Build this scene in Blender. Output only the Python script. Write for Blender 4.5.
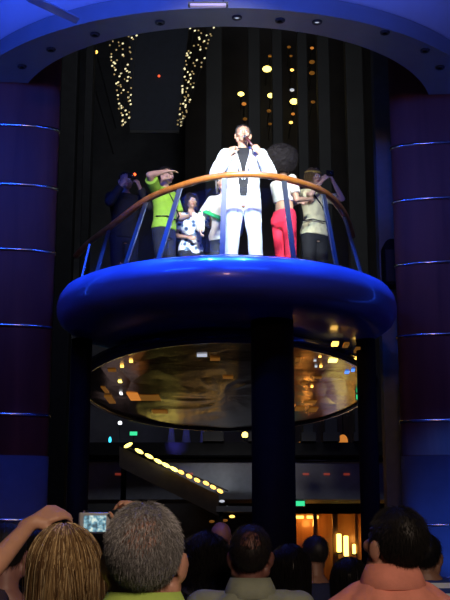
import bpy, bmesh, math, random
from mathutils import Vector, Matrix, Euler
random.seed(7)
PI = math.pi
for o in list(bpy.data.objects): bpy.data.objects.remove(o)
C = bpy.context.scene.collection
S = bpy.context.scene

# ------------------------------------------------------------------ camera, world, lights
FPX, TILT, CAMZ = 1100.0, math.radians(12.8), 1.62
cam_d = bpy.data.cameras.new('camera'); cam = bpy.data.objects.new('camera', cam_d); C.objects.link(cam)
cam_d.sensor_fit = 'VERTICAL'; cam_d.sensor_height = 36.0; cam_d.lens = FPX/600*36
cam.location = (0, 0, CAMZ); cam.rotation_euler = (PI/2 + TILT, 0, 0)
cam_d.clip_start = 0.05; cam_d.clip_end = 200
S.camera = cam
w = bpy.data.worlds.new('night'); S.world = w; w.use_nodes = True
w.node_tree.nodes['Background'].inputs[0].default_value = (0.20, 0.25, 0.55, 1)
w.node_tree.nodes['Background'].inputs[1].default_value = 0.009
vs = S.view_settings; vs.view_transform = 'Standard'; vs.look = 'None'; vs.gamma = 1; vs.use_curve_mapping = False
vs.exposure = 0.0

def aim(o, tgt): o.rotation_euler = (Vector(tgt) - o.location).to_track_quat('-Z', 'Y').to_euler()
def spot(name, loc, tgt, col, power, deg, blend=0.5, rad=0.1):
    d = bpy.data.lights.new(name, 'SPOT'); d.energy = power; d.color = col; d.spot_size = math.radians(deg)
    d.spot_blend = blend; d.shadow_soft_size = rad
    o = bpy.data.objects.new(name, d); C.objects.link(o); o.location = loc; aim(o, tgt); return o
def area(name, loc, tgt, col, power, sx, sy):
    d = bpy.data.lights.new(name, 'AREA'); d.energy = power; d.color = col; d.shape = 'RECTANGLE'; d.size = sx; d.size_y = sy
    o = bpy.data.objects.new(name, d); C.objects.link(o); o.location = loc; aim(o, tgt); return o
def point(name, loc, col, power, rad=0.05):
    d = bpy.data.lights.new(name, 'POINT'); d.energy = power; d.color = col; d.shadow_soft_size = rad
    o = bpy.data.objects.new(name, d); C.objects.link(o); o.location = loc; return o

BLUE = (0.02, 0.10, 1.0)
spot('follow_spot', (0.6, 0.5, 8.4), (0.22, 11.5, 5.45), (0.80, 0.95, 1.0), 34000, 7.6, 0.9, 0.7)
spot('stage_wash', (-0.4, 2.0, 8.3), (0.0, 12.2, 5.5), (1.0, 0.93, 0.8), 6500, 13.5, 0.8, 0.3)
for q in (-62, -36, -12, 12, 36, 62):      # blue lamps in the soffit, straight above the rim
    q = math.radians(q); sx, cx = math.sin(q), math.cos(q)
    spot('blue_rim_light', (0.02+1.94*sx, 12.3-1.94*cx, 6.9), (0.02+1.80*sx, 12.3-1.80*cx, 4.4), (0.015, 0.10, 1.0), 1150 if q < 0 else 1000, 32 if abs(q) < 1 else 21, 0.8, 0.08)
area('blue_column_strip', (-3.45, 11.55, 5.5), (-2.6, 12.1, 5.5), BLUE, 7, 0.08, 2.8)
area('blue_column_strip', (3.42, 11.9, 4.6), (2.7, 12.4, 4.6), BLUE, 8, 0.08, 5.0)
spot('blue_column_light', (3.0, 10.3, 1.0), (2.75, 12.4, 1.98), (0.03, 0.16, 1.0), 260, 40, 0.4, 0.1)
area('blue_cove_light', (-2.6, 7.2, 7.1), (-2.0, 10.4, 8.6), (0.012, 0.085, 1.0), 160, 2.0, 0.3)
area('blue_cove_light', (1.2, 6.8, 7.1), (0.8, 10.0, 8.6), (0.02, 0.11, 1.0), 90, 2.4, 0.3)
area('soffit_bounce', (0, 9.4, 4.7), (0, 10.6, 7.0), (0.5, 0.58, 1.0), 3.2, 4.0, 0.6)
spot('house_light', (1.3, -1.4, 4.1), (0.1, 3.0, 1.2), (1.0, 0.74, 0.55), 520, 56, 0.6, 0.5)
spot('house_light_far', (0, -2.5, 6.5), (0, 12.4, 4.2), (1.0, 0.5, 0.42), 300, 45, 0.6, 0.5)
area('atrium_fill', (0, 17.5, 12.0), (0, 26, 7.0), (0.85, 0.9, 1.0), 150, 6, 2)

# ------------------------------------------------------------------ helpers
def at(px, py, Y=None, z=None):
    dx, dy = (px-225)/FPX, (300-py)/FPX
    d = Vector((dx, math.cos(TILT)-dy*math.sin(TILT), math.sin(TILT)+dy*math.cos(TILT)))
    t = Y/d.y if Y is not None else (z-CAMZ)/d.z
    return Vector((0, 0, CAMZ)) + d*t

def mat(name, col, rough=0.6, metal=0.0, emit=None, es=0.0, noise=0.0, nscale=8.0, bump=0.0, bscale=40.0, coat=0.0, stretch=(1,1,1), spec=0.5):
    m = bpy.data.materials.new(name); m.use_nodes = True
    nt = m.node_tree; b = nt.nodes['Principled BSDF']
    b.inputs['Base Color'].default_value = (*col, 1); b.inputs['Roughness'].default_value = rough
    b.inputs['Metallic'].default_value = metal; b.inputs['Coat Weight'].default_value = coat
    b.inputs['Specular IOR Level'].default_value = spec
    if emit:
        b.inputs['Emission Color'].default_value = (*emit, 1); b.inputs['Emission Strength'].default_value = es
    if noise or bump:
        tc = nt.nodes.new('ShaderNodeTexCoord'); mp = nt.nodes.new('ShaderNodeMapping'); mp.inputs['Scale'].default_value = stretch
        nt.links.new(tc.outputs['Object'], mp.inputs['Vector'])
    if noise:
        n = nt.nodes.new('ShaderNodeTexNoise'); n.inputs['Scale'].default_value = nscale; n.inputs['Detail'].default_value = 4
        r = nt.nodes.new('ShaderNodeValToRGB')
        r.color_ramp.elements[0].position = 0.3; r.color_ramp.elements[1].position = 0.7
        r.color_ramp.elements[0].color = (*[c*(1-noise) for c in col], 1); r.color_ramp.elements[1].color = (*[min(1, c*(1+noise)) for c in col], 1)
        nt.links.new(mp.outputs[0], n.inputs['Vector']); nt.links.new(n.outputs['Fac'], r.inputs[0]); nt.links.new(r.outputs[0], b.inputs['Base Color'])
    if bump:
        n2 = nt.nodes.new('ShaderNodeTexNoise'); n2.inputs['Scale'].default_value = bscale; n2.inputs['Detail'].default_value = 3
        bp = nt.nodes.new('ShaderNodeBump'); bp.inputs['Strength'].default_value = bump; bp.inputs['Distance'].default_value = 0.02
        nt.links.new(mp.outputs[0], n2.inputs['Vector']); nt.links.new(n2.outputs['Fac'], bp.inputs['Height']); nt.links.new(bp.outputs[0], b.inputs['Normal'])
    return m
def wood(name, c1, c2, scale=6, stretch=(1,1,0.08), rough=0.35, coat=0.3):
    m = mat(name, c1, rough, coat=coat); nt = m.node_tree; b = nt.nodes['Principled BSDF']
    tc = nt.nodes.new('ShaderNodeTexCoord'); mp = nt.nodes.new('ShaderNodeMapping'); mp.inputs['Scale'].default_value = stretch
    n = nt.nodes.new('ShaderNodeTexNoise'); n.inputs['Scale'].default_value = scale; n.inputs['Detail'].default_value = 6; n.inputs['Distortion'].default_value = 0.6
    r = nt.nodes.new('ShaderNodeValToRGB'); r.color_ramp.elements[0].color = (*c1, 1); r.color_ramp.elements[1].color = (*c2, 1)
    r.color_ramp.elements[0].position = 0.35; r.color_ramp.elements[1].position = 0.68
    nt.links.new(tc.outputs['Object'], mp.inputs[0]); nt.links.new(mp.outputs[0], n.inputs['Vector']); nt.links.new(n.outputs['Fac'], r.inputs[0]); nt.links.new(r.outputs[0], b.inputs['Base Color'])
    return m
def glow(name, col, es): return mat(name, tuple(c*0.5 for c in col), 0.4, emit=col, es=es)

M = dict(
    floor=mat('carpet', (0.03,0.02,0.05), 0.95, noise=0.5, nscale=12, bump=0.3, bscale=200),
    dwall=mat('dark_wall', (0.10,0.10,0.105), 0.85, noise=0.25, nscale=1.5),
    bwall=mat('dark_panel_wall', (0.035,0.03,0.03), 0.7, noise=0.25, nscale=1.5),
    soffit=mat('soffit_paint', (0.23,0.235,0.24), 0.6, noise=0.06, nscale=3),
    cove=mat('cove_paint', (0.72,0.75,0.8), 0.75, noise=0.05, nscale=2),
    column=wood('reddish_veneer', (0.10,0.028,0.025), (0.17,0.055,0.04), 5, (1,1,0.1), 0.62, 0.0),
    chrome=mat('polished_steel', (0.75,0.77,0.8), 0.16, 1.0),
    black=mat('black_paint', (0.008,0.008,0.009), 0.75, noise=0.2, spec=0.15),
    blackgloss=mat('black_lacquer', (0.012,0.012,0.014), 0.2, coat=0.3),
    fascia=mat('blue_lacquer', (0.16,0.22,0.50), 0.30, 0.2, coat=0.6, bump=0.04, bscale=3, noise=0.08, nscale=3),
    deck=mat('deck_floor', (0.10,0.10,0.11), 0.5, noise=0.2),
    rail=wood('varnished_rail_wood', (0.36,0.11,0.015), (0.52,0.19,0.035), 9, (1,1,1), 0.3, 0.5),
    post=mat('brushed_steel_post', (0.20,0.22,0.25), 0.32, 0.8),
    cladding=mat('grey_laminate', (0.075,0.08,0.11), 0.65, noise=0.08),
    pilaster=mat('grey_green_paint', (0.2,0.22,0.2), 0.6, noise=0.1),
    copper=mat('bronze_mirror', (0.085,0.03,0.013), 0.18, 1.0, noise=0.35, nscale=3, bump=0.35, bscale=2.2),
    navytrim=mat('blue_trim', (0.25,0.3,0.5), 0.2, 0.9),
    navy=mat('dark_blue_lacquer', (0.03,0.04,0.10), 0.22, 0.3, coat=0.5, bump=0.15, bscale=2),
    banner=mat('navy_cloth', (0.005,0.007,0.014), 0.9, noise=0.2),
    pillar=mat('grey_pillar', (0.022,0.021,0.019), 0.7, noise=0.2, nscale=2),
    stair=mat('brown_stair_paint', (0.045,0.032,0.028), 0.7, noise=0.2),
    fasciaback=mat('grey_deck_front', (0.17,0.17,0.20), 0.7, noise=0.1),
    amberwood=wood('amber_wood', (0.34,0.14,0.05), (0.48,0.22,0.08), 5),
    lampdark=mat('lamp_housing', (0.05,0.05,0.05), 0.4, 0.6),
    wire=mat('black_wire', (0.01,0.01,0.01), 0.6),
    amber=glow('amber_glow', (1.0,0.55,0.10), 3.0), yellow=glow('yellow_glow', (1.0,0.78,0.15), 4.0), dimamber=glow('dim_amber_glow', (0.9,0.35,0.05), 0.14),
    fairy=glow('fairy_bulb', (1.0,0.88,0.5), 1.0), fairydim=glow('fairy_bulb_dim', (1.0,0.72,0.3), 0.3), red=glow('red_glow', (1.0,0.12,0.04), 1.2), dimred=glow('dim_red_glow', (1.0,0.12,0.06), 0.13),
    redlamp=glow('focus_red', (1.0,0.10,0.02), 4.0), white=glow('white_glow', (0.95,0.97,1.0), 2.0), cyan=glow('cyan_glow', (0.05,0.7,1.0), 1.8), green=glow('green_glow', (0.05,0.85,0.35), 1.0), blueglow=glow('blue_glow', (0.08,0.25,1.0), 1.5),
    orange=glow('orange_glow', (1.0,0.33,0.05), 0.55), screen=glow('lit_screen', (0.55,0.72,0.85), 1.0), whitedim=glow('dim_white_glow', (0.8,0.85,1.0), 0.6),
)

def link(name, me, m, parent=None, smooth=False):
    o = bpy.data.objects.new(name, me); C.objects.link(o)
    if m: 
        me.materials.clear(); 
        for mm in (m if isinstance(m, (list, tuple)) else [m]): me.materials.append(mm)
    if smooth:
        for p in me.polygons: p.use_smooth = True
    if parent: o.parent = parent
    return o
class MB:
    def __init__(s): s.v = []; s.f = []
    def add(s, v, f):
        n = len(s.v); s.v += [tuple(p) for p in v]; s.f += [tuple(i+n for i in q) for q in f]; return s
    def box(s, c, d, R=None):
        hx, hy, hz = d[0]/2, d[1]/2, d[2]/2
        v = [Vector((x,y,z)) for x in (-hx,hx) for y in (-hy,hy) for z in (-hz,hz)]
        if R: v = [R @ p for p in v]
        v = [p + Vector(c) for p in v]
        return s.add(v, [(0,1,3,2),(4,6,7,5),(0,4,5,1),(2,3,7,6),(0,2,6,4),(1,5,7,3)])
    def tube(s, pts, rad, n=8, ry=None):
        pts = [Vector(p) for p in pts]; rr = rad if isinstance(rad, (list, tuple)) else [rad]*len(pts)
        v = []; f = []; up0 = None
        for i, p in enumerate(pts):
            t = (pts[min(i+1, len(pts)-1)] - pts[max(i-1, 0)]).normalized()
            if up0 is None: up0 = Vector((0,0,1)) if abs(t.z) < 0.9 else Vector((1,0,0))
            a = t.cross(up0).normalized(); b = a.cross(t); up0 = b
            for k in range(n):
                q = 2*PI*k/n; v.append(p + (a*math.cos(q) + b*math.sin(q)*(ry or 1))*rr[i])
        for i in range(len(pts)-1):
            for k in range(n): f.append((i*n+k, i*n+(k+1)%n, (i+1)*n+(k+1)%n, (i+1)*n+k))
        f.append(tuple(reversed(range(n)))); f.append(tuple((len(pts)-1)*n+k for k in range(n)))
        return s.add(v, f)
    def lathe(s, prof, c=(0,0,0), n=48, a0=0.0, a1=2*PI, sx=1.0, sy=1.0):
        full = abs(a1-a0-2*PI) < 1e-6; m = n if full else n+1
        v = []; f = []
        for k in range(m):
            q = a0 + (a1-a0)*k/n
            for r, z in prof: v.append((c[0]+r*math.cos(q)*sx, c[1]+r*math.sin(q)*sy, c[2]+z))
        L = len(prof)
        for k in range(n):
            k2 = (k+1) % m
            for i in range(L-1): f.append((k*L+i, k2*L+i, k2*L+i+1, k*L+i+1))
        return s.add(v, f)
    def ellipsoid(s, c, r, R=None, nu=14, nv=9):
        v = []; f = []
        for j in range(nv+1):
            th = PI*j/nv
            for i in range(nu):
                q = 2*PI*i/nu; p = Vector((r[0]*math.sin(th)*math.cos(q), r[1]*math.sin(th)*math.sin(q), r[2]*math.cos(th)))
                if R: p = R @ p
                v.append(p + Vector(c))
        for j in range(nv):
            for i in range(nu): f.append((j*nu+i, (j+1)*nu+i, (j+1)*nu+(i+1)%nu, j*nu+(i+1)%nu))
        return s.add(v, f)
    def cone(s, p0, r0, p1, r1, n=12, flat=False):
        p0 = Vector(p0); p1 = Vector(p1); t = (p1-p0); L = t.length
        if L < 1e-6: return s.ellipsoid(p0, (r0,)*3)
        t /= L; pts = []; rs = []
        if flat: pts = [p0, p1]; rs = [r0, r1]
        else:
            for k in range(4): q = PI/2*(1-k/4); pts.append(p0 - t*r0*math.sin(q)); rs.append(max(r0*math.cos(q), 1e-3*1))
            pts.append(p0); rs.append(r0); pts.append(p1); rs.append(r1)
            for k in range(1, 5): q = PI/2*k/4; pts.append(p1 + t*r1*math.sin(q)); rs.append(max(r1*math.cos(q), 1e-3))
        return s.tube(pts, rs, n)
    def loft(s, rings, n=20, c=(0,0)):
        v = []; f = []
        for z, hx, hy, yc in rings:
            for k in range(n):
                q = 2*PI*k/n; cx, sy = math.cos(q), math.sin(q)
                e = 0.85
                v.append((c[0]+hx*math.copysign(abs(cx)**e, cx), c[1]+yc+hy*math.copysign(abs(sy)**e, sy), z))
        for i in range(len(rings)-1):
            for k in range(n): f.append((i*n+k, i*n+(k+1)%n, (i+1)*n+(k+1)%n, (i+1)*n+k))
        f.append(tuple(reversed(range(n)))); f.append(tuple((len(rings)-1)*n+k for k in range(n)))
        return s.add(v, f)
    def mesh(s, name):
        me = bpy.data.meshes.new(name); me.from_pydata(s.v, [], s.f); 
        bm = bmesh.new(); bm.from_mesh(me); bmesh.ops.remove_doubles(bm, verts=bm.verts, dist=1e-5); bmesh.ops.recalc_face_normals(bm, faces=bm.faces); bm.to_mesh(me); bm.free()
        return me
    def build(s, name, m, parent=None, smooth=False, bevel=0.0):
        o = link(name, s.mesh(name), m, parent, smooth)
        if bevel:
            b = o.modifiers.new('bevel', 'BEVEL'); b.width = bevel; b.segments = 2; b.limit_method = 'ANGLE'
        return o
    def offset(s, c):
        s.v = [(x+c[0], y+c[1], z+c[2]) for x, y, z in s.v]; return s

def remesh(mb, name, voxel, smooth=4, disp=0.0, dscale=0.12, M4=None, cut=None):
    me = mb.mesh(name + '_src'); o = bpy.data.objects.new(name + '_src', me); C.objects.link(o)
    r = o.modifiers.new('r', 'REMESH'); r.mode = 'VOXEL'; r.voxel_size = voxel; r.use_smooth_shade = True
    sm = o.modifiers.new('s', 'SMOOTH'); sm.factor = 0.5; sm.iterations = smooth
    if disp:
        t = bpy.data.textures.new(name, 'CLOUDS'); t.noise_scale = dscale; t.noise_depth = 2
        d = o.modifiers.new('d', 'DISPLACE'); d.texture = t; d.strength = disp; d.mid_level = 0.5; d.texture_coords = 'GLOBAL'
    dg = bpy.context.evaluated_depsgraph_get()
    out = bpy.data.meshes.new_from_object(o.evaluated_get(dg)); out.name = name
    bpy.data.objects.remove(o); bpy.data.meshes.remove(me)
    if cut:
        bm = bmesh.new(); bm.from_mesh(out)
        bmesh.ops.delete(bm, geom=[f for f in bm.faces if cut(f.calc_center_median())], context='FACES'); bm.to_mesh(out); bm.free()
    for p in out.polygons: p.use_smooth = True
    return out

def tag(o, label, cat, group=None, kind=None):
    if label: o['label'] = label
    if cat: o['category'] = cat
    if group: o['group'] = group
    if kind: o['kind'] = kind
    return o
def thing(name, label, cat, loc=(0,0,0), rz=0, group=None):
    o = bpy.data.objects.new(name, None); C.objects.link(o); o.location = loc; o.rotation_euler = (0,0,rz); o.empty_display_size = 0.1
    return tag(o, label, cat, group)
def struct(name, mb, m, smooth=False):
    o = mb.build(name, m, None, smooth); o['kind'] = 'structure'; return o
def dup(root, loc=None, label=None, rz=None):
    r = root.copy(); C.objects.link(r)
    if loc is not None: r.location = loc
    if rz is not None: r.rotation_euler = (0,0,rz)
    if label: r['label'] = label
    for ch in list(root.children):
        c = ch.copy(); C.objects.link(c); c.parent = r
        for g in list(ch.children):
            d = g.copy(); C.objects.link(d); d.parent = c
    return r

# ------------------------------------------------------------------ the room
struct('floor', MB().box((0,14,-0.05), (24,40,0.1)), M['floor'])
struct('wall_back', MB().box((0,30.1,8.5), (24,0.2,17)), M['dwall'])
struct('ceiling_atrium', MB().box((0,23.5,17.1), (18.4,13.4,0.2)), M['bwall'])
struct('wall_left', MB().box((-9.1,18,8.5), (0.2,24,17)), M['bwall'])
struct('wall_right', MB().box((9.1,18,8.5), (0.2,24,17)), M['bwall'])
# soffit ring over the stage front: half annulus with its own thickness, lip and flared cove
cs = (0.0, 13.3)
prof = [(2.60,7.22),(2.60,7.0),(3.10,7.0)]
sf = MB(); n = 80; v = []; f = []
for k in range(n+1):
    q = PI + PI*k/n
    for r, cy, z in ((2.60,13.27,7.20),(2.60,13.27,7.0),(3.39,13.65,7.0),(3.39,13.65,7.06),(3.39,13.65,7.20)):
        v.append((r*math.cos(q), cy + r*math.sin(q), z))
for k in range(n):
    for i in range(5): f.append((k*5+i, (k+1)*5+i, (k+1)*5+(i+1)%5, k*5+(i+1)%5))
f += [tuple(range(5)), tuple(n*5+i for i in range(5))]
sf.add(v, f)
struct('trim_1', sf, M['soffit'])
dm = MB().lathe([(3.30,7.20),(3.42,7.22),(3.50,7.45),(3.75,7.85),(4.4,8.3),(5.6,8.75),(10.5,9.0),(10.5,9.1),(5.5,8.87),(4.3,8.42),(3.6,7.95),(3.3,7.5)], (0,13.65,0), 80, PI, 2*PI)
struct('ceiling', dm, M['cove'], True)

# ceiling bar hanging across the cove
cb = thing('ceiling_track', 'grey lighting bar slanting across the blue ceiling above the left column', 'lighting bar', at(52, 9, Y=9.9))
p0, p1 = at(28, -3, Y=9.6) - cb.location, at(76, 19.5, Y=10.15) - cb.location
MB().tube([p0, p1], 0.05, 4).build('bar', mat('grey_bar', (0.2,0.21,0.26), 0.5), cb)
for k in (0.05, 0.3):
    q = p0.lerp(p1, k); MB().tube([q, q + Vector((0,0,0.75))], 0.008, 6).build('hanger', M['lampdark'], cb)

p = at(208, 5.5, Y=10.02)
t = thing('ceiling_light', 'faint pinkish strip light above the soffit edge, left of the lit downlight', 'ceiling light', tuple(p))
MB().box((0,0,0), (0.36,0.05,0.03)).build('diffuser', glow('pinkish_glow', (0.75,0.6,0.85), 0.25), t, bevel=0.01); MB().box((0,0.03,0.025), (0.40,0.07,0.03)).build('housing', M['lampdark'], t)
for x in (-.15,.15): MB().tube([(x,0.03,0.03),(x,0.03,1.0)], 0.006, 6).build('hanger', M['lampdark'], t)
# soffit downlights
dl = [(22,66,0),(51,49,0),(95,34,0),(160,22,0),(237,17,1),(280,20,0),(317,21.5,1),(385,32,0),(425,50,0),(440,67,0)]
dlab = ['dark round downlight at the left end of the curved soffit, lowest of the left arm', 'dark round downlight on the left arm of the soffit, second from its left end',
 'round downlight in the soffit just left above the fairy lights, showing a faint green glint', 'dark round downlight in the soffit above the navy banner',
 'lit white downlight in the soffit straight above the singer', 'small unlit downlight in the soffit between the two lit white ones', 'lit white downlight in the soffit right of the singer, above the amber-lit pillars',
 'dark round downlight in the soffit where its right arm starts to curve down', 'dark round downlight on the right arm of the soffit, second from its right end', 'dark round downlight at the right end of the curved soffit above the right column']
for (px, py, lit), lb in zip(dl, dlab):
    p = at(px, py, z=7.0)
    t = thing('soffit_downlight', lb, 'downlight', (p.x, p.y, 6.992), 0, 'downlights in the curved soffit')
    MB().lathe([(0.028,0.004),(0.03,-0.012),(0.05,-0.012),(0.056,0.006),(0.028,0.004)], n=20).build('bezel', M['lampdark'], t, True)
    MB().lathe([(0,0.002),(0.02,-0.001),(0.028,0.004)], n=16).build('lens', M['whitedim'] if lit else M['blackgloss'], t, True)

# ------------------------------------------------------------------ big columns with steel bands
def column(cx, cy, r, ys, label):
    t = thing('round_column', label, 'column', (cx, cy, 0))
    MB().lathe([(0,0),(r,0),(r,11.5),(0,11.5)], n=96, sy=0.31).build('shaft', M['column'], t, True)
    cz = at(0, 455, Y=cy-r*.3).z
    MB().lathe([(0,0),(r+0.012,0),(r+0.012,cz),(0,cz)], n=96, sy=0.31).build('base_cladding', M['cladding'], t, True)
    for py in ys:
        z = at((0 if cx < 0 else 425) , py, Y=cy-r*0.30).z
        MB().lathe([(r-0.005,-0.016),(r+0.012,-0.016),(r+0.018,0),(r+0.012,0.016),(r-0.005,0.016)], (0,0,z), 96, sy=0.33).build('steel_band', M['chrome'], t, True)
    return t
column(-2.67, 12.3, 0.70, (125,184,249,325,414,520), 'left round column of dark red veneer with thin steel bands and blue-lit outer side')
column(2.72, 12.65, 0.70, (143,198,262,334,420,525), 'right round column of dark red veneer with thin steel bands, lit blue near its base')

# ------------------------------------------------------------------ platform, slab behind it, railing
PC = (0.02, 12.3)
pt = thing('balcony_platform', 'round stage platform with a thick glossy rounded blue-lit rim held between two columns', 'platform', (PC[0], PC[1], 3.98))
prof = [(1.72,0.44),(1.76,0.475),(1.80,0.48),(1.86,0.45),(1.905,0.38),(1.925,0.29),(1.92,0.2),(1.88,0.12),(1.80,0.06),(1.65,0.02),(1.3,0.0),(0,0.0)]
MB().lathe(prof, n=128).build('rim', M['fascia'], pt, True)
MB().lathe([(0,0.48),(1.73,0.48),(1.73,0.40),(0,0.40)], n=96).build('deck', M['deck'], pt)
MB().lathe([(1.725,0.478),(1.735,0.50),(1.755,0.50),(1.765,0.478)], n=96).build('edge_strip', M['chrome'], pt, True)
DZ = 4.46
br = MB().box((0, 16.2, 4.36), (2.9, 4.1, 0.2)); struct('floor_walkway', br, M['deck'])

rail_px = [(76,256,12.75),(90,242,12.35),(110,227,11.85),(146,200,11.35),(180,186,11.0),(214,177,10.82),(250,174.5,10.78),(284,178.5,10.88),(322,191,11.25),(343,212,11.9),(352,236,12.6)]
rp = [at(a, b, Y=c) for a, b, c in rail_px]
def catmull(P, sub=8):
    out = []
    for i in range(len(P)-1):
        a, b, c, d = P[max(i-1,0)], P[i], P[i+1], P[min(i+2,len(P)-1)]
        for k in range(sub):
            t = k/sub; out.append(0.5*((2*b)+(c-a)*t+(2*a-5*b+4*c-d)*t*t+(3*b-a-3*c+d)*t**3))
    out.append(P[-1]); return out
rl = thing('balcony_railing', 'curved balcony railing with varnished wooden handrail, steel posts and glass on the platform edge', 'railing', (PC[0], PC[1], DZ))
O = Vector(rl.location)
MB().tube([p-O for p in catmull(rp)], 0.042, 12, 0.8).build('handrail', M['rail'], rl, True)
gm = bpy.data.materials.new('clear_glass'); gm.use_nodes = True; nt = gm.node_tree; nt.nodes.clear()
oo = nt.nodes.new('ShaderNodeOutputMaterial'); mx = nt.nodes.new('ShaderNodeMixShader'); tr = nt.nodes.new('ShaderNodeBsdfTransparent'); gl = nt.nodes.new('ShaderNodeBsdfGlossy'); fr = nt.nodes.new('ShaderNodeValue')
fr.outputs[0].default_value = 0.035; gl.inputs['Roughness'].default_value = 0.05; tr.inputs['Color'].default_value = (0.97,0.985,1.0,1)
nt.links.new(fr.outputs[0], mx.inputs[0]); nt.links.new(tr.outputs[0], mx.inputs[1]); nt.links.new(gl.outputs[0], mx.inputs[2]); nt.links.new(mx.outputs[0], oo.inputs[0])
M['glass'] = gm
bases = []; tops = []
dense = catmull(rp, 24)
for bx, tx in ((75,90),(96,109),(125,146),(158,180),(222,224),(294,284),(337,323),(362,344)):
    X = (bx-225)/FPX*11.3
    for _ in range(12):
        Yb = PC[1] - math.sqrt(max(1.70**2-(X-PC[0])**2, 0)); X = min(1.69, max(-1.69, (bx-225)/FPX*(Yb*math.cos(TILT)+2.84*math.sin(TILT))))
    bases.append(Vector((X, Yb, DZ+0.002)))
    def px_of(p): return 225 + FPX*p.x/(p.y*math.cos(TILT)+(p.z-CAMZ)*math.sin(TILT))
    tops.append(min(dense, key=lambda p: abs(px_of(p)-tx)) - Vector((0,0,0.03)))
NP = len(bases)
for k in range(NP):
    b, t = bases[k]-O, tops[k]-O
    out = Vector((bases[k].x-PC[0], bases[k].y-PC[1], 0)).normalized(); side = Vector((0,0,1)).cross(out)
    m = MB(); d = (t-b); hw, hd = 0.026, 0.011
    vv = [p + side*sx*hw + out*sy*hd for p in (b, t) for sx, sy in ((-1,-1),(1,-1),(1,1),(-1,1))]
    m.add(vv, [(3,2,1,0),(4,5,6,7),(0,1,5,4),(1,2,6,5),(2,3,7,6),(3,0,4,7)])
    po = m.build('post', M['post'], rl)
    MB().box(b + Vector((0,0,0.012)), (0.085,0.085,0.024)).build('post_foot', M['post'], po)
for k in range(NP-1):
    def L(b, t, s): return b.lerp(t, s)
    b0, t0, b1, t1 = bases[k], tops[k], bases[k+1], tops[k+1]
    A, B_, C_, D = L(b0,t0,0.08).lerp(L(b1,t1,0.08), 0.04), L(b0,t0,0.08).lerp(L(b1,t1,0.08), 0.96), L(b0,t0,0.90).lerp(L(b1,t1,0.90), 0.96), L(b0,t0,0.90).lerp(L(b1,t1,0.90), 0.04)
    nrm = (B_-A).cross(D-A).normalized()*0.005
    MB().add([p-O+s for s in (-nrm, nrm) for p in (A,B_,C_,D)], [(3,2,1,0),(4,5,6,7),(0,1,5,4),(1,2,6,5),(2,3,7,6),(3,0,4,7)]).build('glass_panel', M['glass'], rl)

# dark supports below
def black_pole(cx, cy, r, h, label):
    t = thing('support_column', label, 'column', (cx, cy, 0))
    MB().lathe([(0,0.10),(r,0.10),(r,h),(0,h)], n=40).build('shaft', M['black'], t, True)
    MB().lathe([(0,0),(r+0.05,0),(r+0.05,0.10),(0,0.10)], n=40).build('base', M['blackgloss'], t)
black_pole(0.50, 11.42, 0.225, 3.99, 'thick black round column standing under the middle of the platform')
black_pole(1.63, 12.55, 0.11, 4.0, 'slim black column under the right side of the platform')
black_pole(-1.66, 12.55, 0.12, 4.0, 'slim black column under the left side of the platform')

# pilaster with steel corner beside the right column, loudspeaker on it
pl = thing('square_pilaster', 'dark grey square pilaster behind the inner side of the right column', 'pilaster', (2.15, 14.05, 0))
MB().box((0,0,4.6), (0.26,0.26,9.2)).build('shaft', M['pilaster'], pl, bevel=0.01)
MB().box((0.115,-0.135,3.3), (0.03,0.012,1.3)).build('steel_strip', M['chrome'], pl)
p = at(386, 262, Y=13.8)
ls = thing('loudspeaker', 'black round-topped loudspeaker on the pilaster beside the right column', 'loudspeaker', (2.15, 13.74, p.z-0.34))
m = MB(); v = []; 
pr = [(-0.11,0),(0.11,0),(0.11,0.5)] + [(0.11*math.cos(a), 0.5+0.11*math.sin(a)) for a in [PI*i/10 for i in range(1,10)]] + [(-0.11,0.5)]
n = len(pr)
m.add([(x,-0.1,z) for x,z in pr]+[(x,0.17,z) for x,z in pr], [tuple(range(n)), tuple(reversed(range(n,2*n)))]+[(i,(i+1)%n,n+(i+1)%n,n+i) for i in range(n)])
m.build('cabinet', M['black'], ls)
MB().box((0,-0.106,0.25), (0.18,0.012,0.42)).build('grille', M['wire'], ls)

# ------------------------------------------------------------------ oval canopy under the walkway (mirrored bronze)
oc = thing('oval_canopy', 'dark oval ceiling canopy below the platform with a bronze mirrored underside and blue glossy rim', 'ceiling canopy', (0.03, 16.5, 3.86))
MB().lathe([(0,0.08),(1.0,0.08),(1.0,0.02),(0.99,0.0),(0.945,0.0),(0.94,0.04),(0,0.04)], n=96, sx=2.2, sy=4.8).build('panel', M['navy'], oc, True)
MB().lathe([(0.945,0.01),(0.950,-0.018),(0.962,-0.024),(0.976,-0.018),(0.98,0.0)], n=96, sx=2.2, sy=4.8).build('rim_trim', M['navytrim'], oc, True)
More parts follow.
